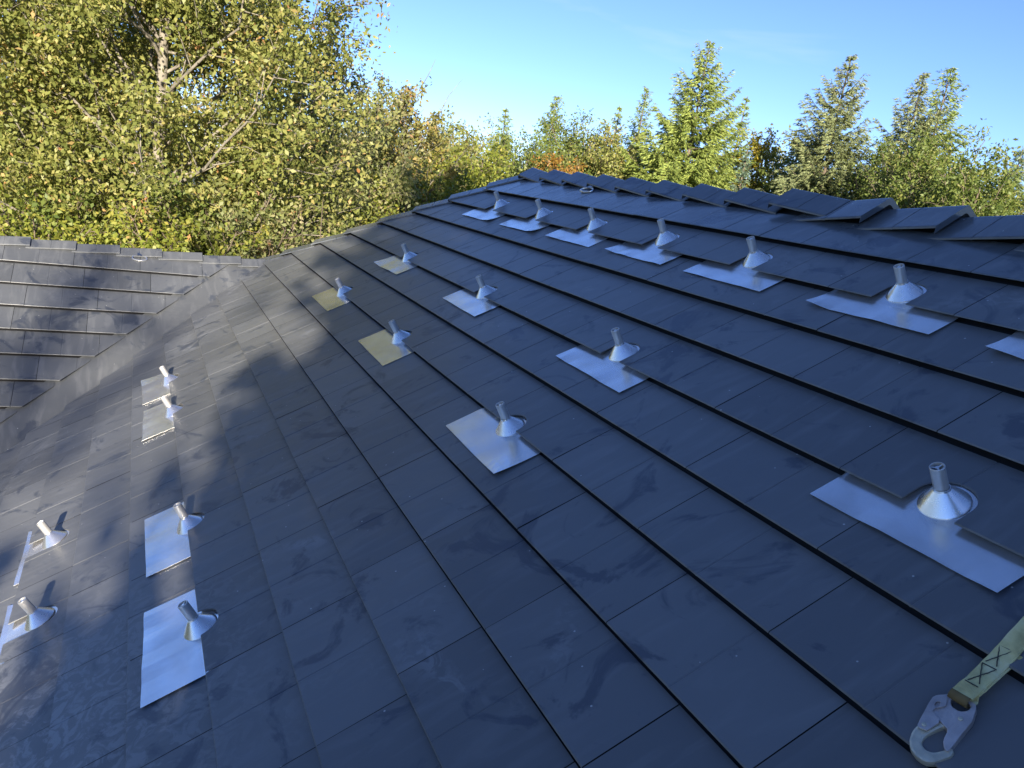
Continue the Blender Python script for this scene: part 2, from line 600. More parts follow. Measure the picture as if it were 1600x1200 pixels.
def tile_mesh(name, mat, u0, u1, k0, k1, lower_fns, upper_fns, groove_at=None, breaks=(), lap=-0.013, origin=(0, 0)):
    """one folded sheet tile between u0..u1 (along) and lines k0 (top) .. k1 (bottom).
    lower_fns / upper_fns: functions of u giving extra limits of k (bottom limit / top limit)."""
    g = 0.006
    a, b_ = u0 + g, u1 - g
    xs = [a, b_]
    if groove_at is not None and a + 0.1 < groove_at < b_ - 0.1:
        xs += [groove_at - 0.016, groove_at - 0.004, groove_at + 0.004, groove_at + 0.016]
    for x in breaks:
        if a < x < b_: xs.append(x)
    xs += list(np.linspace(a, b_, 7)[1:-1])
    xs = sorted(set(round(x, 5) for x in xs))
    colsv = []
    for x in xs:
        lo = k1
        for fn in lower_fns: lo = min(lo, fn(x))
        up = k0 - lap
        for fn in upper_fns: up = max(up, fn(x))
        colsv.append((x, lo, up))
    def hgt(x, k):
        h = H_LO * (k - k0) / (k1 - k0)
        if groove_at is not None and abs(x - groove_at) < 0.006: h -= 0.007
        return h
    V, F = [], []
    run = []
    runs = []
    for c_ in colsv:
        if c_[1] - c_[2] > 0.03:
            run.append(c_)
        else:
            if len(run) > 1: runs.append(run)
            run = []
    if len(run) > 1: runs.append(run)
    if not runs: return None
    ou, ok = origin
    def P(x, k, h): return ((x - ou) * S, -(k - ok) * S, h * S)
    for run in runs:
        base = len(V)
        nr = 5
        for (x, lo, up) in run:
            m2 = min(0.05, (lo - up) * 0.3)
            V.append(P(x, lo + 0.004, hgt(x, lo) - LIP))
            V.append(P(x, lo + 0.004, hgt(x, lo) - 0.014))
            V.append(P(x, lo - 0.008, hgt(x, lo) - 0.001))
            V.append(P(x, lo - m2, hgt(x, lo - m2)))
            V.append(P(x, up, hgt(x, up)))
        for i in range(len(run) - 1):
            for j in range(nr - 1):
                q = base + i * nr + j
                F.append((q, q + nr, q + nr + 1, q + 1))
    return mesh(name, V, F, mat)


# ---- mounts: (u, k of cone centre, course line below, k of the flashing's lower edge)
MOUNTS = [
    (1.52, 1.60, 2, 2.50), (4.36, 1.62, 2, 2.50), (7.12, 1.62, 2, 2.48), (9.90, 1.60, 2, 2.46), (12.66, 1.66, 2, 2.48), (15.72, 1.70, 2, 2.48), (18.55, 1.70, 2, 2.48),
    (1.97, 4.86, 5, 5.62), (7.52, 4.84, 5, 5.55), (13.02, 4.76, 5, 5.48), (18.80, 4.78, 5, 5.46),
    (1.97, 6.92, 7, 7.66), (7.40, 6.95, 7, 7.68), (13.19, 6.99, 7, 7.70),
    (1.70, 11.98, 12, 12.72), (4.30, 12.00, 12, 12.72), (10.40, 11.98, 12, 12.72), (13.46, 12.02, 12, 12.78),
    (7.88, 14.52, 15, 15.13), (10.64, 14.50, 15, 15.13)]
NR = 0.285


def notch_fns(course):
    fns, br = [], []
    for (um, km, line, _) in MOUNTS:
        if line == course:
            def fn(x, um=um, km=km):
                d = abs(x - um)
                if d >= NR: return 1e9
                return km - math.sqrt(NR * NR - d * d) * 0.98
            fns.append(fn)
            br += [um - NR - 1e-3] + [um + NR * math.sin(t) * 0.9999 for t in np.linspace(-math.pi / 2, math.pi / 2, 15)] + [um + NR + 1e-3]
    return fns, br


TW = 2.09
STRONG = {0: 14.11, 1: 14.64, 2: 13.32, 3: 13.92, 4: 15.64, 5: 16.32, 6: 14.65, 7: 15.53}
full_meshes = {}
rs = random.Random(3)


def flat_tile(mat, w):
    key = (mat.name, round(w, 3))
    if key not in full_meshes:
        full_meshes[key] = tile_mesh('tile', mat, 0, w, 0, 1, [], [], w / 2)
    return full_meshes[key]


def jitter():
    return (rs.gauss(0, 0.0025), rs.gauss(0, 0.0008), 0)


for k in range(0, int(EAVE)):
    line = k + 1
    ktop, kbot = float(k), float(k + 1)
    off = STRONG.get(k, 13.0 + rs.uniform(0, TW))
    ustart = hip_u(kbot + K0) + 0.15
    if kbot + K0 > SW:
        ustart = lowu + (ktop + K0 - SW) * CP - 0.2
    n0 = math.floor((ustart - off) / TW)
    nfns, nbr = notch_fns(line)
    i = n0
    while True:
        a = off + i * TW
        i += 1
        if a > UEND - 0.2: break
        b_ = min(a + TW, UEND)
        # limits
        lower, upper, br = [], [], []
        hl = lambda x: (-(x + HIPSHIFT * 0.2) / CP) - K0          # top limit by the hip
        vl = lambda x: valley_s(x - 0.02) - K0                     # bottom limit by the valley
        if a < -CP * (ktop + K0) + 0.3:
            upper.append(hl); br += [-CP * (kk + K0) for kk in (ktop - .12, ktop, kbot)] + list(np.linspace(a, b_, 15))
        if kbot + K0 > SW - 0.1 and a < lowu + (kbot + K0 - SW) * CP + 0.3:
            lower.append(vl); br += [lowu + (kk + K0 - SW) * CP for kk in (ktop - .12, ktop, kbot)] + list(np.linspace(a, b_, 15))
        nn = [(um, f_) for (um, f_) in zip([mm[0] for mm in MOUNTS if mm[2] == line], nfns) if a - NR < um < b_ + NR]
        if nn:
            lower += [f_ for _, f_ in nn]; br += nbr
        if k == 0:
            upper.append(lambda x: KR + 0.05)
        plain = not lower and not upper and abs(b_ - a - TW) < 1e-6
        if plain:
            link('tile', flat_tile(M_TILE if k else M_CAP, TW), main_roof, (a * S, -ktop * S, 0), jitter())
        else:
            me = tile_mesh('tile_cut', M_TILE if k else M_CAP, a, b_, ktop, kbot, lower, upper, a + TW / 2, br, origin=(a, ktop))
            if me: link('tile', me, main_roof, (a * S, -ktop * S, 0), (0, 0, 0) if nn else jitter())

# wing tiles: lines at slope distance 1.14 + j
WTW = 1.97
WOFF = {0: 8.14, 1: 7.81, 2: 7.37, 3: 7.62, 4: 7.25, 5: 6.81, 6: 7.34}
STRIP = 1.05
for j in range(0, 12):
    ktop, kbot = 0.14 + j, 1.14 + j
    off = WOFF.get(j, 7.0 + rs.uniform(0, WTW))
    i = -5
    while True:
        va = off + i * WTW          # v from va..va+WTW, local x = -v
        i += 1
        if va > VEND - 0.1: break
        vb = min(va + WTW, VEND)
        vlim_bot = kbot * CP + STRIP
        if vb < (ktop) * CP + STRIP: continue
        xa, xb = -vb, -va
        lower, upper, br = [], [], []
        if va < vlim_bot + 0.1:
            lower.append(lambda x: (-x - STRIP) / CP)
            br += [-(kk * CP + STRIP) for kk in (ktop - .12, ktop, kbot)] + list(np.linspace(xa, xb, 15))
        if not lower and vb - va > WTW - 1e-3:
            link('tile', flat_tile(M_WING, WTW), wing_roof, (xa * S, -ktop * S, 0), jitter())
        else:
            me = tile_mesh('wing_tile_cut', M_WING, xa, xb, ktop, kbot, lower, upper, (xa + xb) / 2, br, origin=(xa, ktop))
            if me: link('tile', me, wing_roof, (xa * S, -ktop * S, 0), (0, 0, 0))

# valley flashing: a folded strip lying in the wing plane with a small raised hem
V, F = [], []
prof = [(-0.10, 0.055), (-0.03, 0.012), (0.02, -0.010), (0.5, -0.006), (STRIP + 0.4, -0.012)]
nseg = 24
for i in range(nseg + 1):
    sl = 0.1 + (WE - 0.1) * i / nseg
    for o_, h in prof:
        V.append((-(sl * CP + o_) * S, -sl * S, h * S))
npf = len(prof)
for i in range(nseg):
    for j in range(npf - 1):
        q = i * npf + j
        F.append((q, q + npf, q + npf + 1, q + 1))
val_o = link('valley_flashing', mesh('valley_flashing', V, F, M_VALLEY), house, Wpt, (PITCH, 0, math.pi / 2))
val_o['label'] = 'wide folded metal valley strip between main slope and wing'
# ridge caps ---------------------------------------------------------------
def cap_mesh(name, length, leg, pitch_deg, raised_at_end, mat, h_hi=0.15, h_lo=0.035, overlap=0.12, drop=0.035, thick_face=True):
    """inverted V sheet; x along the ridge 0..length; legs slope both sides. raised end: 1 = +x end, 0 = -x end"""
    t = math.tan(pitch_deg)
    V, F = [], []
    x0, x1 = 0.0, length
    if raised_at_end: x0 -= overlap
    else: x1 += overlap
    xs = [x0, x0 + 0.03, (x0 + x1) / 2 - 0.015, (x0 + x1) / 2, (x0 + x1) / 2 + 0.015, x1 - 0.03, x1]
    def hh(x):
        f_ = (x - 0) / length
        f_ = f_ if raised_at_end else 1 - f_
        return h_lo + (h_hi - h_lo) * f_
    c_ = math.cos(pitch_deg)
    w = leg * c_
    rowsv = [(-w, None), (-w, 0), (-w * 0.97, 0), (-0.04, 0), (-0.012, 0), (0.012, 0), (0.04, 0), (w * 0.97, 0), (w, 0), (w, None)]
    for x in xs:
        for y, d in rowsv:
            z = -abs(y) * t
            if abs(y) <= 0.013: z = -0.022 * t
            z += hh(x) / c_
            if abs(x - (x0 + x1) / 2) < 1e-6: z -= 0.012
            if d is None: z -= drop
            if abs(abs(y) - w) < 1e-6 and d == 0: z -= 0.008
            V.append((x * S, y * S, z * S))
    nr = len(rowsv)
    for i in range(len(xs) - 1):
        for j in range(nr - 1):
            q = i * nr + j
            F.append((q, q + 1, q + nr + 1, q + nr)[::-1])
    # folded end faces at the raised end
    e = (len(xs) - 1) if raised_at_end else 0
    n0 = len(V)
    for j in range(nr):
        v = V[e * nr + j]
        V.append((v[0], v[1], v[2] - 0.12 * S))
    for j in range(1, nr - 2):
        q = e * nr + j
        f = (q, q + 1, n0 + j + 1, n0 + j)
        F.append(f if not raised_at_end else f[::-1])
    return mesh(name, V, F, mat)


ridge = empty('ridge', main_pt(0, KR), (0, 0, 0), house)
cap_far = cap_mesh('ridge_cap_far', 1.45, 0.56, PITCH, 0, M_CAP)
cap_near = cap_mesh('ridge_cap_near', 1.42, 0.72, PITCH, 1, M_CAP, h_hi=0.19)
x = -0.40
far_starts = [-0.40, 1.12, 2.58, 4.04, 5.48, 6.90, 8.37, 9.83]
for xs_ in far_starts:
    link('ridge_cap', cap_far, ridge, (xs_ * S, 0, 0), (rs.gauss(0, 0.006), rs.gauss(0, 0.004), rs.gauss(0, 0.006)))
ln = cap_mesh('ridge_cap_closer', 1.35, 0.64, PITCH, 0, M_CAP, h_hi=0.21, h_lo=0.12)
link('ridge_cap', ln, ridge, (11.22 * S, 0, 0))
for i, e_ in enumerate([13.53, 14.95, 16.34, 17.76, 19.18, 20.6, 22.02, 23.44, 24.86, 26.28, 27.7, 29.12]):
    link('ridge_cap', cap_near, ridge, ((e_ - 1.42) * S, 0, 0.0), (rs.gauss(0, 0.008), rs.gauss(0, 0.004), rs.gauss(0, 0.008)))

# wing ridge caps along -y from W
wridge = empty('wing_ridge', Wpt, (0, 0, -math.pi / 2), house)
cap_w = cap_mesh('wing_ridge_cap', 1.31, 0.42, PITCH, 0, M_WING, h_hi=0.11)
for i in range(11):
    st_ = 0.9 - 1.31 + i * 1.31
    link('ridge_cap', cap_w, wridge, (st_ * S, 0, 0.02 * S), (rs.gauss(0, 0.006), rs.gauss(0, 0.004), rs.gauss(0, 0.006)))

# hip caps: along the hip line from the apex down to the wing
hA = main_pt(apexu, KR)
hB = main_pt(hip_u(SW), SW - K0)
hd = (hB - hA)
hl_ = hd.length / S
hdir = hd.normalized()
hup = Vector((0, 0, 1)) - hdir * hdir.z
hup.normalize()
hy = hup.cross(hdir)
hm = Matrix((hdir, hy, hup)).transposed().to_4x4()
hip = empty('hip', (0, 0, 0), (0, 0, 0), house)
hip.matrix_local = Matrix.Translation(hA) @ hm
hip_pitch = math.acos(max(-1, min(1, Vector((0, -SP, CP)).dot(hup))))
cap_h = cap_mesh('hip_cap', 1.40, 0.46, hip_pitch, 1, M_CAP, h_hi=0.14, h_lo=0.05)
nh = int(hl_ / 1.40) + 1
for i in range(nh):
    link('hip_cap', cap_h, hip, ((0.15 + i * 1.40) * S, 0, 0), (rs.gauss(0, 0.006), rs.gauss(0, 0.004), 0))

# the other slopes and the walls, so the house stands complete
def face_obj(name, polys, mat):
    V, F = [], []
    for p in polys:
        n_ = len(V); V += [tuple(q) for q in p]; F.append(tuple(range(n_, n_ + len(p))))
    return link(name, mesh(name, V, F, mat), house)

ridge_z = main_pt(0, KR).z
ridge_y = main_pt(0, KR).y
eave_z = main_pt(0, EAVE).z
eave_y = main_pt(0, EAVE).y
run = ridge_y - eave_y
apx = apexu * S
xend = UEND * S
dz = 0.05
back_eave_y = ridge_y + run
hipend_x = apx - run
wv_y = Wpt.y - VEND * S
tanp = math.tan(PITCH)
hb = main_pt(hip_u(SW), SW - K0)
wr_half = (Wpt.z - eave_z) / tanp
face_obj('back_roof_slope', [[(apx, ridge_y, ridge_z - dz), (hipend_x, back_eave_y, eave_z - dz), (xend, back_eave_y, eave_z - dz), (xend, ridge_y, ridge_z - dz)]], M_TILE)
face_obj('hip_end_slope', [[(apx, ridge_y, ridge_z - dz), (hb.x, hb.y, hb.z - dz), (hb.x, wv_y, hb.z - dz), (hipend_x, wv_y, eave_z - dz), (hipend_x, back_eave_y, eave_z - dz)]], M_TILE)
xin = Wpt.x + wr_half
yin = eave_y
ins = 0.35
wt = eave_z - 0.12
outline = [(hipend_x + ins, back_eave_y - ins), (xend - ins, back_eave_y - ins), (xend - ins, yin + ins), (xin - ins, yin + ins), (xin - ins, wv_y + ins), (hipend_x + ins, wv_y + ins)]
polys = []
for i in range(len(outline)):
    (x0_, y0_), (x1_, y1_) = outline[i], outline[(i + 1) % len(outline)]
    polys.append([(x0_, y0_, 0), (x1_, y1_, 0), (x1_, y1_, wt), (x0_, y0_, wt)])
polys.append([(xend - ins, yin + ins, wt), (xend - ins, back_eave_y - ins, wt), (xend - ins, ridge_y, ridge_z - 0.3)])
polys.append([(hipend_x + ins, wv_y + ins, wt), (xin - ins, wv_y + ins, wt), (Wpt.x, wv_y + ins, Wpt.z - 0.3)])
face_obj('wall', polys, M_WALL)

# ------------------------------------------------------------------ standoff mounts
FW = 1.035
cone_prof = [(0.238, 0.000), (0.236, 0.010), (0.225, 0.022), (0.205, 0.044), (0.16, 0.092), (0.115, 0.142), (0.088, 0.170), (0.079, 0.180), (0.0755, 0.200), (0.069, 0.201)]
V, F = lathe([(a * S, b_ * S) for a, b_ in cone_prof], 36)
me_cone = mesh('cone', V, F, M_CONE, True)
pr, ph = 0.070, 0.440
post_prof = [(pr - 0.004, 0.0), (pr - 0.004, 0.16), (pr, 0.175), (pr, ph - 0.006), (pr - 0.004, ph), (pr - 0.012, ph), (pr - 0.014, ph - 0.006), (pr - 0.014, ph - 0.10)]
V, F = lathe([(a * S, b_ * S) for a, b_ in post_prof], 28)
me_post = mesh('post', V, F, M_POST, True)
# star insert: hub with three spokes
V, F = lathe([(0.001 * S, (ph - 0.012) * S), (0.018 * S, (ph - 0.012) * S), (0.02 * S, (ph - 0.02) * S), (0.02 * S, (ph - 0.1) * S)], 12)
for t in range(3):
    a = t * 2 * math.pi / 3 + 0.4
    ca, sa = math.cos(a), math.sin(a)
    n0 = len(V)
    for z in (ph - 0.10, ph - 0.016):
        for rr_, w_ in ((0.015, -0.007), (pr - 0.012, -0.007), (pr - 0.012, 0.007), (0.015, 0.007)):
            V.append(((ca * rr_ - sa * w_) * S, (sa * rr_ + ca * w_) * S, z * S))
    F += [(n0 + 4, n0 + 5, n0 + 6, n0 + 7), (n0, n0 + 1, n0 + 5, n0 + 4), (n0 + 3, n0 + 7, n0 + 6, n0 + 2)]
me_insert = mesh('insert', V, F, M_CONE)
V, F = lathe([(0.0005 * S, (ph - 0.095) * S), ((pr - 0.0145) * S, (ph - 0.095) * S)], 20)  # black disc painted in for the shade inside the hollow post
me_bore_shade = mesh('bore_shade', V, F, M_DARK)


def flash_mesh(km, line, kb, seed):
    r2 = random.Random(seed)
    ph1, ph2 = r2.uniform(0, 6), r2.uniform(0, 6)
    ks = [km - 0.31, min(km + 0.1, line - 0.02), line + 0.03] + [line + 0.03 + (kb - line - 0.03) * t for t in (0.25, 0.5, 0.75, 1.0)]
    if km + 0.1 > line - 0.1: ks = [km - 0.31, line - 0.15, line + 0.03] + ks[3:]
    nx = 15
    sk = r2.uniform(-0.02, 0.02)
    lift = [r2.choice([0, 0, 0.05]), r2.choice([0, 0.0, 0.04])]
    amp = 0.0015 + 0.006 * r2.random()
    V, F = [], []
    for layer in (0, -0.004):
        for k in ks:
            for i in range(nx):
                x = -FW + 2 * FW * i / (nx - 1)
                f_ = max(0.0, (k - line) / max(0.2, kb - line))
                h = 0.020 + (max(0.0, k - line) * H_LO) + layer
                if k < line - 0.05: h = min(h, H_LO * (k - line + 1) - 0.014 + layer)
                if k > line:
                    h += f_ * amp * (1 + math.sin(x * 5.2 + ph1)) + f_ * amp * 0.6 * (1 + math.sin(x * 11 + ph2))
                    e = i / (nx - 1)
                    h += f_ ** 2 * (lift[0] * max(0, 1 - e * 5) + lift[1] * max(0, 1 - (1 - e) * 5))
                kk = k + f_ * (sk * x + 0.002 * math.sin(x * 4 + ph2))
                V.append((x * S, -(kk - km) * S, h * S))
    nk = len(ks)
    o2 = nk * nx
    for j in range(nk - 1):
        for i in range(nx - 1):
            q = j * nx + i
            F.append((q, q + nx, q + nx + 1, q + 1))
            F.append((o2 + q, o2 + q + 1, o2 + q + nx + 1, o2 + q + nx))
    for i in range(nx - 1):
        q = (nk - 1) * nx + i
        F.append((q, o2 + q, o2 + q + 1, q + 1))
        F.append((i, i + 1, o2 + i + 1, o2 + i))
    for j in range(nk - 1):
        q = j * nx
        F.append((q, o2 + q, o2 + q + nx, q + nx))
        q = j * nx + nx - 1
        F.append((q, q + nx, o2 + q + nx, o2 + q))
    return mesh('flashing', V, F, M_FLASH, False)


ORD = ['leftmost', 'second from left', 'third from left', 'fourth from left', 'fifth from left', 'sixth from left']
MLABELS = (
    ['silver standoff mount on aluminium flashing, %s in the row under the ridge' % o for o in ORD]
    + ['aluminium flashing corner of a standoff mount cut by the right photo edge, ridge row']
    + ['silver standoff mount farthest up-left in the second row, on tan-reflecting flashing',
       'silver standoff mount second from left in the second row below the ridge row',
       'silver standoff mount third from left in the second row, left of the largest one',
       'largest nearest standoff mount with long wide flashing, above the snap hook',
       'silver standoff mount farthest up-left of the three in the middle diagonal row',
       'middle one of three standoff mounts in the middle diagonal row',
       'nearest of three standoff mounts in the middle row, near the picture centre',
       'farthest of four mounts in the left column, closest to the valley strip',
       'second farthest of four mounts in the left column, just below the farthest',
       'third of four mounts in the left column, on crinkled flashing with a lifted corner',
       'nearest of four mounts in the left column, on the tallest bright flashing',
       'upper of the two mounts at the far left edge, casting a dark post shadow',
       'lower of the two mounts at the far left edge, beside the patch of shade'])
for i, (um, km, line, kb) in enumerate(MOUNTS):
    t = empty('standoff_mount', main_pt(um, km, 0), (PITCH, 0, rs.uniform(-0.02, 0.02)))
    tag(t, MLABELS[i], 'roof mount', 'solar standoff mounts on the main slope')
    me = flash_mesh(km, line, kb, 50 + i)
    link('flashing', me, t)
    hb_ = 0.021 + max(0, km - line) * H_LO
    tilt = (rs.gauss(0, 0.02), rs.gauss(0, 0.02), rs.uniform(0, 6))
    link('cone', me_cone, t, (0, 0, hb_ * S), (0, 0, rs.uniform(0, 6)))
    p_ = link('post', me_post, t, (0, 0, (hb_ + 0.002) * S), tilt)
    link('insert', me_insert, p_)
    link('bore_shade', me_bore_shade, p_)

# ------------------------------------------------------------------ anchor rings
def ring(name, label, loc, rot, rx, ry):
    V, F = [], []
    path = []
    for i in range(28):
        a = 2 * math.pi * i / 28
        path.append(Vector((rx * math.cos(a), ry * math.sin(a) * (1 if math.sin(a) > 0 else 0.75), 0)))
    V, F = sweep(path, 0.0055, 8, True)
    t = empty(name, loc, rot)
    link('ring', mesh('ring', V, F, M_CONE, True), t)
    # folded strap that holds the ring, running up under the cap
    w, l = 0.016, 0.07
    Vs = [(-w, ry * 0.6, 0.004), (w, ry * 0.6, 0.004), (w, ry * 0.6 + l, 0.0), (-w, ry * 0.6 + l, 0.0),
          (-w, ry * 0.6, 0.008), (w, ry * 0.6, 0.008), (w, ry * 0.6 + l, 0.004), (-w, ry * 0.6 + l, 0.004)]
    Fs = [(0, 3, 2, 1), (4, 5, 6, 7), (0, 1, 5, 4), (1, 2, 6, 5), (2, 3, 7, 6), (3, 0, 4, 7)]
    link('strap', mesh('ring_strap', Vs, Fs, M_BARE), t)
    tag(t, label, 'anchor ring', 'safety anchor rings under the ridge caps')

ring('anchor_ring', 'small metal safety ring lying under the main ridge caps', main_pt(4.35, 0.20, 0.06), (PITCH, 0, 0.15), 0.050, 0.030)
wp = Wpt + Vector((0.47 * CP * S, -4.22 * S, -0.47 * SP * S)) + Vector((SP, 0, CP)) * 0.014
ring('anchor_ring', 'small metal safety ring under the wing ridge caps', wp, (PITCH, 0, math.pi / 2), 0.050, 0.034)

# ------------------------------------------------------------------ lanyard with snap hook (lies on the main slope)
def plate(outline, z0, z1, bev, mat, name, parent, holes=()):
    bm = bmesh.new()
    def loop(pts_, z):
        vs_ = [bm.verts.new((x_, y_, z)) for x_, y_ in pts_]
        return vs_
    c_ = bm
    vs_ = loop(outline, z0)
    es = [bm.edges.new((vs_[i], vs_[(i + 1) % len(vs_)])) for i in range(len(vs_))]
    for h in holes:
        hv = loop(h, z0)
        es += [bm.edges.new((hv[i], hv[(i + 1) % len(hv)])) for i in range(len(hv))]
    bmesh.ops.triangle_fill(bm, use_beauty=True, edges=es)
    bmesh.ops.recalc_face_normals(bm, faces=bm.faces)
    ex = bmesh.ops.extrude_face_region(bm, geom=list(bm.faces))
    for v in [g_ for g_ in ex['geom'] if isinstance(g_, bmesh.types.BMVert)]:
        v.co.z = z1
    bmesh.ops.recalc_face_normals(bm, faces=bm.faces)
    if bev:
        sharp = [e for e in bm.edges if len(e.link_faces) == 2 and e.calc_face_angle(0) > 0.9 and abs(e.verts[0].co.z - e.verts[1].co.z) < 1e-6]
        bmesh.ops.bevel(bm, geom=sharp, offset=bev, segments=2, affect='EDGES', profile=0.6)
    me = bpy.data.meshes.new(name)
    bm.to_mesh(me); bm.free()
    me.materials.append(mat)
    return link(name, me, parent)


def circle(cx, cy, rx, ry, n_=18, a0=0.0):
    return [(cx + rx * math.cos(a0 + 2 * math.pi * i / n_), cy + ry * math.sin(a0 + 2 * math.pi * i / n_)) for i in range(n_)]


LK = (20.30, 6.30)                       # u, k of the eye of the hook
lan = empty('lanyard', main_pt(LK[0], LK[1], 0.0), (PITCH, 0, 0))
tag(lan, 'yellow webbing safety lanyard ending in a steel snap hook, bottom right corner', 'lanyard')
BODY = [(-0.0309, -0.0619), (-0.0153, -0.0383), (-0.0, -0.0327), (0.0187, -0.0301), (0.025, -0.0355), (0.0355, -0.0581), (0.0372, -0.0681), (0.0408, -0.0942), (0.0455, -0.1195), (0.0457, -0.1281), (0.0379, -0.1255), (0.029, -0.1156), (0.0223, -0.0963), (0.012, -0.0941), (-0.0108, -0.0897), (-0.0163, -0.0887)]
LEVER = [(-0.0294, -0.0683), (-0.0273, -0.0591), (-0.0199, -0.0500), (-0.0115, -0.0542), (-0.0048, -0.0667), (-0.0134, -0.0798), (-0.0127, -0.0879), (0.0081, -0.0928), (0.0052, -0.1185), (0.0039, -0.1218), (-0.0081, -0.1253), (-0.0119, -0.1222)]
HOOK = [(-0.0146, -0.1197), (-0.0127, -0.1348), (-0.0054, -0.1506), (0.006, -0.1613), (0.02, -0.1653), (0.0345, -0.1634), (0.0446, -0.1535), (0.0525, -0.1299), (0.0512, -0.12), (0.0457, -0.1158), (0.0427, -0.1181), (0.0397, -0.1265), (0.0324, -0.1413), (0.0225, -0.1459), (0.0112, -0.1421), (0.0075, -0.1328), (0.0076, -0.1192), (0.0116, -0.1012), (0.016, -0.0895), (0.0015, -0.09), (-0.006, -0.1068)]
EYE = [(-0.0084, -0.0521), (-0.0002, -0.0591), (0.0129, -0.0582), (0.0198, -0.0497), (0.019, -0.0392), (0.0089, -0.0365), (-0.0028, -0.0390), (-0.0091, -0.0448)]
HOLE = [(-0.018, -0.0766), (-0.0196, -0.0688), (-0.0157, -0.0654), (-0.0115, -0.0715), (-0.0117, -0.0786)]


def smooth_loop(p, it=1):
    for _ in range(it):
        q = []
        for i in range(len(p)):
            a, b2 = p[i], p[(i + 1) % len(p)]
            q.append((a[0] * .8 + b2[0] * .2, a[1] * .8 + b2[1] * .2))
            q.append((a[0] * .2 + b2[0] * .8, a[1] * .2 + b2[1] * .8))
        p = q
    return p


hookp = empty('snap_hook', (0, 0, 0.010), (0, 0, 0), lan)
plate(smooth_loop(HOOK, 2), 0.000, 0.014, 0.004, M_HOOK2, 'hook_bow', hookp)
plate(smooth_loop(BODY), 0.004, 0.0165, 0.0015, M_HOOK, 'body_plate', hookp, [smooth_loop(EYE)])
plate(smooth_loop(LEVER), 0.0168, 0.0195, 0.0008, M_HOOK, 'lock_lever', hookp, [smooth_loop(HOLE)])
for x_, y_, z_ in ((-0.0048, -0.1154, 0.0195), (0.0223, -0.0678, 0.0165)):
    V, F = lathe([(0.0036, 0), (0.0036, 0.0012), (0.0028, 0.002), (0.0001, 0.0021)], 14)
    link('rivet', mesh('rivet', V, F, M_HOOK2, True), hookp, (x_, y_, z_))

# webbing: a flat strap, doubled and sewn near the hook, looped through the eye
SL = [(-0.018, -0.0349), (-0.02, 0.0008), (-0.028, 0.0513), (-0.0315, 0.0967), (-0.0381, 0.1634), (-0.030, 0.27), (0.02, 0.36), (0.12, 0.42), (0.30, 0.45)]
SR = [(0.015, -0.0315), (0.0129, -0.0005), (0.0067, 0.0502), (0.0047, 0.0899), (-0.0022, 0.1406), (0.004, 0.255), (0.045, 0.335), (0.13, 0.387), (0.30, 0.415)]


def strap(name, L_, R_, z_fn, th, parent, mat, edge=0.0):
    V, F = [], []
    n_ = len(L_)
    fine = []
    for i in range(n_ - 1):
        for t in range(6):
            f_ = t / 6
            fine.append((i + f_, L_[i][0] + (L_[i + 1][0] - L_[i][0]) * f_, L_[i][1] + (L_[i + 1][1] - L_[i][1]) * f_,
                         R_[i][0] + (R_[i + 1][0] - R_[i][0]) * f_, R_[i][1] + (R_[i + 1][1] - R_[i][1]) * f_))
    fine.append((n_ - 1, *L_[-1], *R_[-1]))
    for (t, lx, ly, rx, ry) in fine:
        for f_ in (0.0, 0.06, 0.5, 0.94, 1.0):
            wob = 0.0006 * math.sin(t * 9 + f_ * 7)
            x_, y_ = lx + (rx - lx) * f_ + wob, ly + (ry - ly) * f_
            V.append((x_, y_, z_fn(t) + (0.0 if 0.05 < f_ < 0.95 else -th * 0.35) + wob))
        for f_ in (1.0, 0.0):
            x_, y_ = lx + (rx - lx) * f_, ly + (ry - ly) * f_
            V.append((x_, y_, z_fn(t) - th))
    m_ = 7
    for i in range(len(fine) - 1):
        for j in range(m_):
            a, b2 = i * m_ + j, i * m_ + (j + 1) % m_
            F.append((a, a + m_, b2 + m_, b2)[::-1])
    F.append(tuple(range(m_)))
    q = (len(fine) - 1) * m_
    F.append(tuple(range(q, q + m_))[::-1])
    return link(name, mesh(name, V, F, mat), parent)


zt = lambda t: 0.034 - 0.006 * min(1, t / 1.0) - 0.004 * max(0, min(1, t - 1)) + 0.002 * math.sin(t * 2.1)
webo = strap('webbing', SL, SR, zt, 0.0035, lan, M_WEB)
# lower layer of the sewn loop, ending in a frayed cut end
SL2 = [(-0.0172, -0.0349), (-0.0192, 0.0008), (-0.0268, 0.0513), (-0.030, 0.0930)]
SR2 = [(0.0160, -0.0315), (0.0142, -0.0005), (0.0085, 0.0502), (0.0085, 0.0950)]
strap('webbing_tail', SL2, SR2, lambda t: zt(t) - 0.0042 - (0.012 if t < 0.4 else 0), 0.0035, lan, M_WEB)
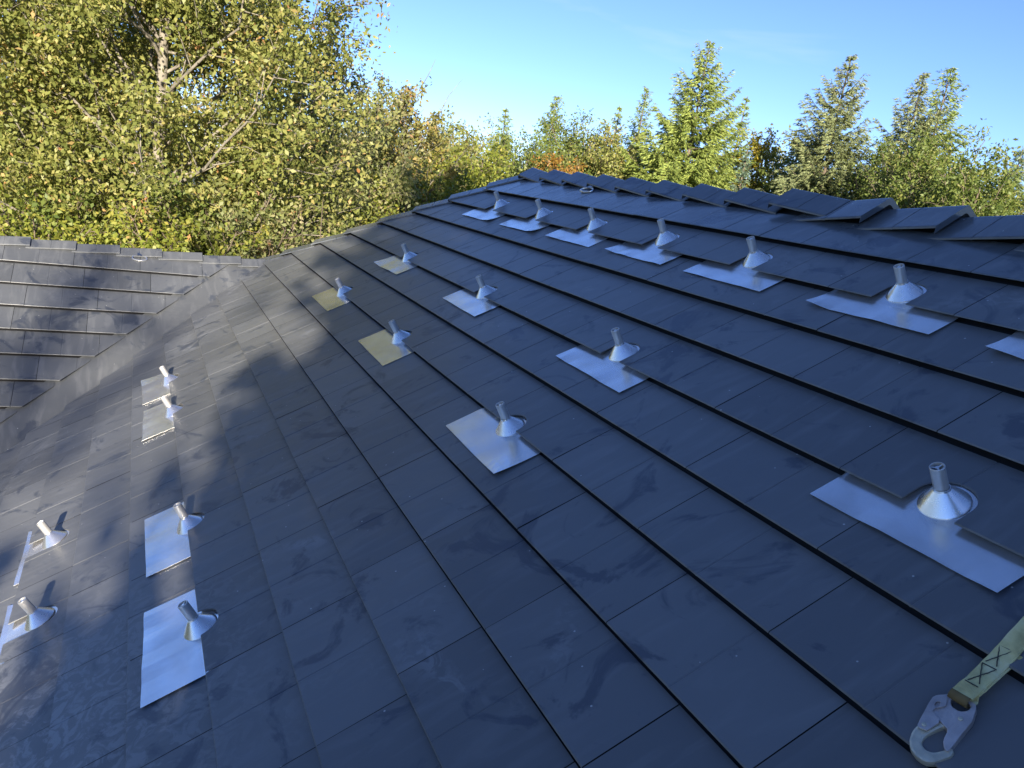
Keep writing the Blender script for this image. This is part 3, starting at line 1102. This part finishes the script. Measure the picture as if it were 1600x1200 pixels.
# wear sleeve round the eye
path = []
for i in range(13):
    a = math.pi * i / 12
    path.append((0, -0.036 - 0.012 * math.sin(a), 0.0265 + 0.0095 * math.cos(a)))
V, F = [], []
for (x_, y_, z_) in path:
    V += [(-0.0165, y_ - 0.001, z_), (0.0145, y_ + 0.002, z_), (0.0145, y_ * 0.98 + 0.003, z_ * 0.93 + 0.0016), (-0.0165, y_ * 0.98, z_ * 0.93 + 0.0016)]
for i in range(12):
    for j in range(4):
        a, b2 = i * 4 + j, i * 4 + (j + 1) % 4
        F.append((a, b2, b2 + 4, a + 4))
link('wear_sleeve', mesh('wear_sleeve', V, F, M_RUST, True), lan)
STL = [[(-0.0276, 0.0898), (-0.0039, 0.0929)], [(-0.0232, 0.042), (-0.0006, 0.045)], [(-0.0153, -0.0082), (0.0057, -0.0058)],
       [(-0.0276, 0.0898), (-0.0051, 0.0513)], [(-0.007, 0.0919), (-0.0226, 0.0487)],
       [(-0.0232, 0.042), (0.0025, 0.0015)], [(-0.0012, 0.0426), (-0.0135, -0.0045)]]
for (a, b2) in STL:
    n_ = 9
    p_ = []
    for i in range(n_):
        f_ = i / (n_ - 1)
        x_, y_ = a[0] + (b2[0] - a[0]) * f_, a[1] + (b2[1] - a[1]) * f_
        t = max(0, min(2.0, (y_ + 0.033) / 0.0345 if y_ < 0.0008 else 1 + (y_ - 0.0008) / 0.0505))
        p_.append(Vector((x_ + 0.0004 * math.sin(i * 4), y_, zt(t) + 0.0007)))
    V, F = sweep(p_, 0.0009, 5)
    link('stitching', mesh('stitching', V, F, M_STITCH), webo)

# ------------------------------------------------------------------ trees
def rot_about(v, axis, ang):
    return v * math.cos(ang) + np.cross(axis, v) * math.sin(ang) + axis * (axis @ v) * (1 - math.cos(ang))


def unit(v):
    return v / (np.linalg.norm(v) + 1e-9)


def tubes(polys):
    """list of (points Nx3, radii N, sides) -> verts, quads"""
    V, Q = [], []
    off = 0
    for P_, R_, sd_ in polys:
        P_ = np.asarray(P_, float); R_ = np.asarray(R_, float)
        d = np.gradient(P_, axis=0)
        d /= np.linalg.norm(d, axis=1, keepdims=True) + 1e-9
        ref = np.array([0.31, 0.17, 0.93]) if abs(d[0][2]) < 0.9 else np.array([1.0, 0.1, 0.0])
        a = np.cross(d, ref); a /= np.linalg.norm(a, axis=1, keepdims=True) + 1e-9
        b2 = np.cross(d, a)
        th = np.arange(sd_) * 2 * math.pi / sd_
        ringv = P_[:, None, :] + R_[:, None, None] * (np.cos(th)[None, :, None] * a[:, None, :] + np.sin(th)[None, :, None] * b2[:, None, :])
        V.append(ringv.reshape(-1, 3))
        n_ = len(P_)
        i = np.arange(n_ - 1)[:, None] * sd_
        j = np.arange(sd_)[None, :]
        j2 = (j + 1) % sd_
        q = np.stack([i + j, i + j2, i + sd_ + j2, i + sd_ + j], -1).reshape(-1, 4) + off
        Q.append(q)
        off += n_ * sd_
    return np.concatenate(V), np.concatenate(Q)


def leaf_quads(pos, size, rg, up_bias=0.35, aspect=0.55, along=None, fold=0.18, loose=0.45, tri=False):
    """leaf-shaped (kite) quads at pos, folded a little along the midrib"""
    n_ = len(pos)
    d = rg.normal(size=(n_, 3))
    d[:, 2] -= 0.35                     # leaves hang
    if along is not None: d = along + loose * d
    d /= np.linalg.norm(d, axis=1, keepdims=True)
    nn = rg.normal(size=(n_, 3)); nn[:, 2] += up_bias * 2
    s_ = np.cross(d, nn); s_ /= np.linalg.norm(s_, axis=1, keepdims=True) + 1e-9
    nn = np.cross(s_, d)
    sz = (size * rg.uniform(0.65, 1.3, n_))[:, None]
    a = pos
    tip = pos + d * sz
    mid = pos + d * sz * (0.05 if tri else 0.42)
    l_ = mid + s_ * sz * aspect * 0.5 + nn * sz * fold * 0.5
    r2 = mid - s_ * sz * aspect * 0.5 + nn * sz * fold * 0.5
    if tri:                             # slim needle tuft
        co = np.stack([l_, tip, r2], 1).reshape(-1, 3)
        return co, np.arange(n_ * 3).reshape(-1, 3)
    co = np.stack([a, l_, tip, r2], 1).reshape(-1, 3)
    q = np.arange(n_ * 4).reshape(-1, 4)
    return co, q


def broadleaf(label, x, y, height, R, base_h, nleaf, size, mat, seed, trunk_r=0.12, bark=None, name='broadleaf_tree',
              cat='tree', group=None, shape='round', nlimb=26, lean=(0, 0), twig_spread=0.22, tone=0.0, bare=0.0, reach=()):
    rg = np.random.default_rng(seed)
    bark = bark or M_BARK2
    root = empty(name, (x, y, 0))
    tag(root, label, cat, group)
    top = height * 0.93
    nt_ = 9
    zz = np.linspace(0, 1, nt_)
    wob = np.cumsum(rg.normal(0, 0.05 * R * 0.5, (nt_, 2)), axis=0)
    wob -= wob[0]
    tr = np.stack([wob[:, 0] + lean[0] * zz * height, wob[:, 1] + lean[1] * zz * height, zz * top], 1)
    trad = trunk_r * (1 - 0.88 * zz) + 0.008
    polys = [(tr, trad, 9)]
    def envelope(h):
        t = (h - base_h) / max(0.1, height - base_h)
        t = min(max(t, 0.0), 1.0)
        if shape == 'round': return R * math.sqrt(max(0.0, 1 - (2 * t - 0.85) ** 2 / 1.35)) + 0.05 * R
        if shape == 'column': return R * (min(1, t * 5 + 0.4)) * (1 - t ** 3) ** 0.6 + 0.03
        if shape == 'spire': return R * (1 - t) ** 0.7 + 0.04
        return R
    tw_p, tw_d, tw_l = [], [], []
    for i in range(nlimb + len(reach)):
        f_ = (i + rg.uniform(0, 1)) / nlimb
        h = base_h + (height - base_h) * (f_ ** 0.9) * 0.98
        hs = min(top * 0.98, max(h - R * rg.uniform(0.55, 1.25), base_h * 0.5))
        tt = hs / top
        p0 = np.array([np.interp(tt, zz, tr[:, c_]) for c_ in range(3)])
        az = i * 2.39996 + rg.normal(0, 0.35)
        rad = envelope(h) * rg.uniform(0.70, 1.12)
        end = np.array([p0[0] + rad * math.cos(az), p0[1] + rad * math.sin(az), h + rg.normal(0, 0.08 * R)])
        if i >= nlimb:                      # a bough that reaches out of the crown
            end = np.array(reach[i - nlimb]); h = end[2]
            tt = max(0.1, (h - 1.2) / top)
            p0 = np.array([np.interp(tt, zz, tr[:, c_]) for c_ in range(3)])
            rad = 0.45 * float(np.linalg.norm(end - p0))
        mid = (p0 + end) / 2 + np.array([0, 0, -0.12 * rad]) + rg.normal(0, 0.07 * rad + 0.01, 3)
        ts = np.linspace(0, 1, 8)[:, None]
        pl = (1 - ts) ** 2 * p0 + 2 * ts * (1 - ts) * mid + ts ** 2 * end
        pl[1:-1] += rg.normal(0, 0.02 * R, (6, 3))
        r0 = min(np.interp(tt, zz, trad) * 0.36, trunk_r * 0.20)
        polys.append((pl, np.linspace(r0, 0.008, 8), 6))
        ld = unit(end - p0)
        nsub = max(5, int(6 + 5 * rad / max(R, 0.1)))
        for s_ in range(nsub):
            t = 0.10 + 0.90 * (s_ + rg.uniform(0, 1)) / nsub
            q0 = np.array([np.interp(t * 7, np.arange(8), pl[:, c_]) for c_ in range(3)])
            ax = unit(rg.normal(size=3))
            sdv = unit(ld + 1.1 * unit(np.cross(ld, ax)) + np.array([0, 0, 0.25]))
            sl_ = rad * rg.uniform(0.22, 0.42) * (1.15 - 0.5 * t) + 0.12 * R
            q1 = q0 + sdv * sl_ + np.array([0, 0, -0.06 * sl_])
            qm = (q0 + q1) / 2 + rg.normal(0, 0.06 * sl_, 3)
            polys.append((np.array([q0, qm, q1]), [max(0.006, r0 * 0.35), 0.006, 0.003], 4))
            for w_ in range(6):
                t2 = 0.25 + 0.75 * (w_ + rg.uniform(0, 1)) / 6
                b0 = q0 + (q1 - q0) * t2
                bd = unit(sdv + 0.9 * rg.normal(size=3) * 0.7)
                bl = sl_ * rg.uniform(0.25, 0.5) + 0.05
                tw_p.append(b0); tw_d.append(bd); tw_l.append(bl)
    tw_p, tw_d, tw_l = np.array(tw_p), np.array(tw_d), np.array(tw_l)
    sel = rg.random(len(tw_p)) < 0.30
    for a, d, l_ in zip(tw_p[sel], tw_d[sel], tw_l[sel]):
        polys.append((np.array([a, a + d * l_]), [0.005, 0.002], 3))
    if bare:
        for _ in range(int(bare)):
            i = rg.integers(len(tw_p))
            a = tw_p[i]; d = unit(tw_d[i] + np.array([0, 0, 1.2]))
            l_ = rg.uniform(0.5, 1.2)
            polys.append((np.array([a, a + d * l_ * 0.5 + rg.normal(0, 0.03, 3), a + d * l_]), [0.012, 0.008, 0.003], 4))
    Vt, Qt = tubes(polys)
    me = big_mesh('trunk', Vt, Qt, bark)
    me.polygons.foreach_set('use_smooth', np.ones(len(Qt), bool))
    link('trunk', me, root)
    wgt = tw_l * rg.uniform(0.3, 1.6, len(tw_l)); wgt /= wgt.sum()
    idx = rg.choice(len(tw_p), nleaf, p=wgt)
    tpar = rg.uniform(0.0, 1.15, nleaf)[:, None]
    pos = tw_p[idx] + tw_d[idx] * tw_l[idx][:, None] * tpar + rg.normal(0, 1, (nleaf, 3)) * (twig_spread * tw_l[idx][:, None] + size * 0.35)
    co, q = leaf_quads(pos, size, rg)
    base_t = rg.normal(0, 0.16, len(tw_p))
    tint = np.clip(0.42 + tone + base_t[idx] + rg.normal(0, 0.17, nleaf), 0, 1)
    link('crown', big_mesh('crown', co, q, mat, tint), root)
    return root


def conifer(label, x, y, height, R, base_h, mat, seed, nwhorl=30, per=7, size=0.14, group=None, droop=0.25, prof=0.85,
            bark=None, name='conifer_tree', tone=0.0, up=0.15, dens=1.0):
    rg = np.random.default_rng(seed)
    root = empty(name, (x, y, 0))
    tag(root, label, 'tree', group)
    zz = np.linspace(0, 1, 7)
    tr = np.stack([rg.normal(0, 0.02, 7), rg.normal(0, 0.02, 7), zz * height], 1)
    tr[0, :2] = 0; tr[-1, :2] = 0
    polys = [(tr, 0.017 * height * (1 - zz) * 0.7 + 0.012, 8)]
    pos, dirs = [], []
    az = rg.uniform(0, 6)
    for i in range(nwhorl):
        t = (i + 0.5) / nwhorl
        t = t ** 0.92
        zc = base_h + (height - base_h) * t
        rad0 = 1.7 * R * (1 - t) ** (prof + 0.14) + 0.02
        np_ = max(4, int(per * (1 - 0.35 * t)))
        bulge = rg.uniform(0.82, 1.15)
        for j in range(np_):
            az += 2 * math.pi / np_ + rg.normal(0, 0.25)
            rad = rad0 * bulge * rg.uniform(0.55, 1.18)
            zb = zc + rg.normal(0, 0.14 * (height - base_h) / nwhorl)
            elev = up + 0.75 * t * t - droop * (1 - t) + rg.normal(0, 0.08)
            d0 = np.array([math.cos(az), math.sin(az), 0])
            ts = np.linspace(0, 1, 6)
            pl = np.stack([d0[0] * rad * ts, d0[1] * rad * ts, zb + rad * (math.tan(elev) * ts - droop * 0.9 * ts * (1 - ts) * 1.2 + 0.12 * ts ** 3)], 1)
            polys.append((pl, np.linspace(max(0.008, 0.018 * rad), 0.004, 6), 4))
            side = np.array([-d0[1], d0[0], 0])
            nb_ = max(5, int(rad * 13 * dens)) if zb > 6.3 else max(3, int(rad * 3))
            for b2 in range(nb_):
                tb = 0.12 + 0.88 * (b2 + rg.uniform(0, 1)) / nb_
                p0 = np.array([np.interp(tb, ts, pl[:, c_]) for c_ in range(3)])
                bl = (0.34 * rad * (1.05 - tb) + 0.045 + 0.08 * rad) * rg.uniform(0.7, 1.25)
                for sg in (-1, 1):
                    bd = unit(d0 * 0.75 + side * sg * rg.uniform(0.5, 1.0) + np.array([0, 0, rg.normal(-0.18, 0.22)]))
                    m_ = max(3, int(bl / (size * 0.125)))
                    tt = (np.arange(m_) + rg.uniform(0, 1, m_)) / m_
                    pos.append(p0 + bd * (bl * tt)[:, None])
                    dirs.append(np.repeat(bd[None], m_, 0))
    # leader
    m_ = 26
    tt = rg.uniform(0, 1, m_)
    pos.append(np.stack([np.zeros(m_), np.zeros(m_), height - 0.8 + 0.75 * tt], 1)); dirs.append(np.tile(np.array([[0, 0, 1.0]]), (m_, 1)))
    pos = np.concatenate(pos); dirs = np.concatenate(dirs)
    pos = pos + rg.normal(0, size * 0.13, pos.shape)
    Vt, Qt = tubes(polys)
    link('trunk', big_mesh('trunk', Vt, Qt, bark or M_BARK2), root)
    co, q = leaf_quads(pos, size, rg, 0.6, 0.27, dirs, 0.1, 0.22, True)
    tint = np.clip(0.45 + tone + rg.normal(0, 0.2, len(pos)), 0, 1)
    link('crown', big_mesh('crown', co, q, mat, tint), root)
    return root


B = broadleaf
GL = 'leafy trees behind the wing'
GR = 'leafy trees behind the ridge'
GS = 'shrubs along the wing'
GC = 'conifers behind the ridge'
# left: tall poplar and companions
REACH = [(0.35, 2.70, 9.20), (0.25, 2.15, 9.45)]
B('tall poplar with pale mottled trunk filling the upper left of the picture', -7.86, -2.13, 12.3, 2.35, 4.8, 118000, 0.074, M_LEAF_POPLAR, 11, 0.15, M_BARK, 'poplar_tree', 'tree', GL, 'column', 60, (0.0, 0.012), reach=REACH)
B('leafy poplar cut by the left picture edge, beside the tall pale-trunked one', -10.6, -4.7, 11.9, 2.2, 5.0, 62000, 0.08, M_LEAF_POPLAR, 12, 0.16, M_BARK, 'poplar_tree', 'tree', GL, 'column', 46)
B('tall leafy tree standing behind the pale-trunked poplar', -13.0, -3.3, 11.8, 2.8, 5.2, 52000, 0.09, M_LEAF_POPLAR, 13, 0.16, M_BARK, 'poplar_tree', 'tree', GL, 'column', 40)
B('olive brown tree with rounded top, right of the tall poplar', -9.9, 0.30, 8.9, 1.75, 4.2, 52000, 0.08, M_LEAF_OLIVE, 14, 0.11, M_BARK, 'alder_tree', 'tree', GL, 'column', 36, bare=14)
B('smaller olive tree right behind the round-topped olive tree', -12.6, 1.75, 8.35, 1.3, 4.0, 14000, 0.105, M_LEAF_OLIVE, 15, 0.09, M_BARK, 'alder_tree', 'tree', GL, 'round', 26, bare=10)
B('rusty feathery-topped tree left of the open sky', -13.2, 2.95, 8.95, 1.35, 4.0, 15000, 0.10, M_LEAF_RUST, 16, 0.09, M_BARK, 'alder_tree', 'tree', GL, 'column', 28, bare=40)
B('thin-topped yellow green tree at the low end of the left tree line', -15.6, 4.7, 8.5, 1.25, 4.0, 13000, 0.105, M_LEAF_OLIVE, 17, 0.09, M_BARK, 'alder_tree', 'tree', GL, 'spire', 26, bare=30)
B('round lime green bush-like tree beyond the upper hip', -16.4, 6.1, 8.05, 1.5, 4.0, 14000, 0.11, M_LEAF_LIME, 18, 0.09, None, 'small_tree', 'tree', GL, 'round', 26)
B('lime green tree behind the middle of the hip', -13.7, 4.2, 7.5, 1.35, 3.5, 13000, 0.105, M_LEAF_LIME, 19, 0.08, None, 'small_tree', 'tree', GL, 'round', 24)
# shrubs behind the wing
B('bright lime shrub behind the left end of the wing ridge', -5.6, -3.55, 5.95, 1.0, 4.3, 10962, 0.072, M_LEAF_LIME, 21, 0.06, None, 'shrub', 'shrub', GS, 'round', 22, tone=0.1)
B('lime green shrub behind the anchor ring on the wing', -5.55, -2.05, 6.0, 0.95, 4.3, 10962, 0.068, M_LEAF_LIME, 22, 0.06, None, 'shrub', 'shrub', GS, 'round', 22)
B('green shrub behind the end of the wing ridge', -6.4, -1.0, 6.3, 1.0, 4.3, 10962, 0.072, M_LEAF_OLIVE, 23, 0.06, None, 'shrub', 'shrub', GS, 'round', 22, bare=16)
B('olive shrub behind the lowest part of the hip', -7.8, -0.1, 6.5, 1.1, 4.3, 10962, 0.076, M_LEAF_OLIVE, 24, 0.06, None, 'shrub', 'shrub', GS, 'round', 22, bare=24)
B('yellow green shrub behind the lower hip, left of the lime tree', -9.6, 1.15, 6.7, 1.1, 4.3, 10962, 0.076, M_LEAF_LIME, 25, 0.06, None, 'shrub', 'shrub', GS, 'round', 22)
B('green leafy shrub behind the middle hip caps', -12.0, 2.75, 7.1, 1.2, 4.3, 10179, 0.085, M_LEAF_GREEN, 26, 0.07, None, 'shrub', 'shrub', GS, 'round', 22)
B('dark green shrub between the two lime shrubs behind the wing', -7.0, -3.0, 6.1, 1.0, 4.3, 9396, 0.076, M_LEAF_GREEN, 27, 0.06, None, 'shrub', 'shrub', GS, 'round', 22)
B('green shrub at the foot of the tall poplar', -6.95, -1.6, 6.3, 1.0, 4.3, 9396, 0.072, M_LEAF_GREEN, 28, 0.06, None, 'shrub', 'shrub', GS, 'round', 22)
B('lime shrub cut by the left picture edge behind the wing', -5.9, -4.7, 5.9, 1.1, 4.3, 8613, 0.076, M_LEAF_LIME, 29, 0.06, None, 'shrub', 'shrub', GS, 'round', 20)
# right: leafy trees among the conifers
B('low green tree left of the orange autumn tree', -20.1, 9.4, 8.5, 1.9, 6.0, 16200, 0.107, M_LEAF_GREEN, 31, 0.1, None, 'leafy_tree', 'tree', GR, 'round', 28)
B('green rounded tree behind the orange autumn tree', -22.3, 12.2, 9.8, 1.8, 6.0, 16200, 0.107, M_LEAF_GREEN, 32, 0.1, None, 'leafy_tree', 'tree', GR, 'round', 28)
B('olive green tree just left of the tall fir', -20.7, 12.9, 9.5, 1.7, 6.0, 16200, 0.107, M_LEAF_POPLAR, 33, 0.1, None, 'leafy_tree', 'tree', GR, 'round', 28)
B('small orange autumn tree low above the ridge', -17.9, 9.75, 8.1, 0.85, 6.0, 6750, 0.090, M_LEAF_ORANGE, 34, 0.07, None, 'leafy_tree', 'tree', GR, 'round', 18)
B('yellow autumn tree between the two tallest conifers', -17.6, 17.2, 10.2, 0.95, 6.0, 9450, 0.107, M_LEAF_YELLOW, 35, 0.09, None, 'leafy_tree', 'tree', GR, 'column', 22)
B('dark green tree right of the yellow autumn tree', -16.2, 17.6, 9.9, 1.4, 6.0, 13500, 0.107, M_LEAF_GREEN, 36, 0.09, None, 'leafy_tree', 'tree', GR, 'round', 24)
B('green tree right of the broad grey green spruce', -11.8, 17.2, 9.6, 1.5, 6.0, 17550, 0.098, M_LEAF_GREEN, 37, 0.09, None, 'leafy_tree', 'tree', GR, 'round', 26)
B('dense green tree in front of the twin firs at right', -9.5, 16.4, 9.7, 1.75, 6.0, 24300, 0.094, M_LEAF_GREEN, 38, 0.1, None, 'leafy_tree', 'tree', GR, 'round', 30)
B('green tree near the right picture edge', -7.9, 15.5, 9.1, 1.25, 6.0, 16200, 0.090, M_LEAF_GREEN, 39, 0.09, None, 'leafy_tree', 'tree', GR, 'round', 24)
for i, (xx, yy, hh, lab) in enumerate([(-27, 9.5, 9.0, 'far green tree behind the hip top'), (-24.5, 14.5, 9.3, 'far green tree behind the small orange tree'), (-19.0, 19.0, 9.9, 'far green tree behind the yellow autumn tree'), (-16.0, 20.0, 10.0, 'far green tree behind the grey green spruce'), (-12.0, 20.5, 9.9, 'far green tree behind the twin firs'), (-23.5, 17.8, 9.6, 'far green tree behind the tall fir'), (-19.5, 5.2, 8.3, 'far olive tree behind the lime tree by the hip')]):
    B(lab, xx, yy, hh, 2.4, 5.8, 12000, 0.14, M_LEAF_GREEN if i % 2 else M_LEAF_POPLAR, 60 + i, 0.12, None, 'leafy_tree', 'tree', GR, 'round', 26)
# conifers
conifer('small pointed conifer at the left of the far row', -29.7, 12.6, 10.3, 1.35, 3.0, M_FIR, 41, 24, 7, 0.126, GC)
conifer('wide feathery conifer, second in the far row', -27.0, 13.7, 10.9, 1.6, 3.0, M_FIR, 42, 24, 7, 0.126, GC, droop=0.1, up=0.3)
conifer('thin distant conifer left of the tall fir pair', -30.8, 19.2, 11.5, 1.1, 3.0, M_FIR, 43, 24, 6, 0.133, GC)
conifer('pointed conifer just left of the tallest fir', -26.8, 18.0, 12.0, 1.5, 3.0, M_FIR, 44, 26, 7, 0.126, GC, droop=0.1, up=0.3)
conifer('tallest yellow green fir with pointed top against the sky', -19.05, 15.25, 12.7, 2.45, 3.0, M_FIR, 45, 32, 9, 0.104, GC, droop=0.3, prof=0.8, tone=0.12, dens=1.3)
conifer('slim conifer right of the tallest fir', -22.7, 20.3, 11.9, 1.1, 3.0, M_FIR, 46, 26, 7, 0.118, GC)
conifer('small blue grey spruce low in front of the tallest fir', -13.3, 13.0, 8.85, 0.8, 3.0, M_BLUE, 47, 26, 7, 0.081, GC)
conifer('broad grey green spruce with dense drooping boughs', -13.9, 16.64, 12.1, 1.85, 3.0, M_SPRUCE, 48, 34, 10, 0.089, GC, droop=0.4, prof=0.72, dens=1.35)
conifer('left one of the twin firs at right', -14.3, 20.3, 12.3, 2.0, 3.0, M_SPRUCE, 49, 34, 8, 0.111, GC, droop=0.25, prof=0.75)
conifer('right one of the twin firs at right', -14.4, 21.6, 12.75, 1.9, 3.0, M_FIR, 50, 34, 7, 0.111, GC, droop=0.1, up=0.25, prof=0.8)
conifer('dark conifer cut by the right picture edge', -10.6, 20.7, 10.1, 1.2, 3.0, M_BLUE, 51, 28, 8, 0.104, GC)
# out of view behind the camera: trees added and shaped to shade the roof
B('dense tall tree added out of view behind the camera to shade the main slope', 13.6, -3.42, 15.2, 1.75, 4.5, 46000, 0.32, M_LEAF_GREEN, 71, 0.2, None, 'leafy_tree', 'tree', 'added shade-casting trees behind the camera', 'column', 60)
B('lower rounded tree added out of view behind the camera to shade the lower slope', 13.6, -6.05, 8.42, 1.7, 4.5, 34000, 0.24, M_LEAF_GREEN, 72, 0.15, None, 'leafy_tree', 'tree', 'added shade-casting trees behind the camera', 'column', 46)
B('open-crowned tree added out of view far behind the camera to dapple the wing', 27.5, -11.6, 16.0, 2.2, 11.5, 150, 0.34, M_LEAF_GREEN, 73, 0.2, None, 'leafy_tree', 'tree', 'added shade-casting trees behind the camera', 'round', 20)
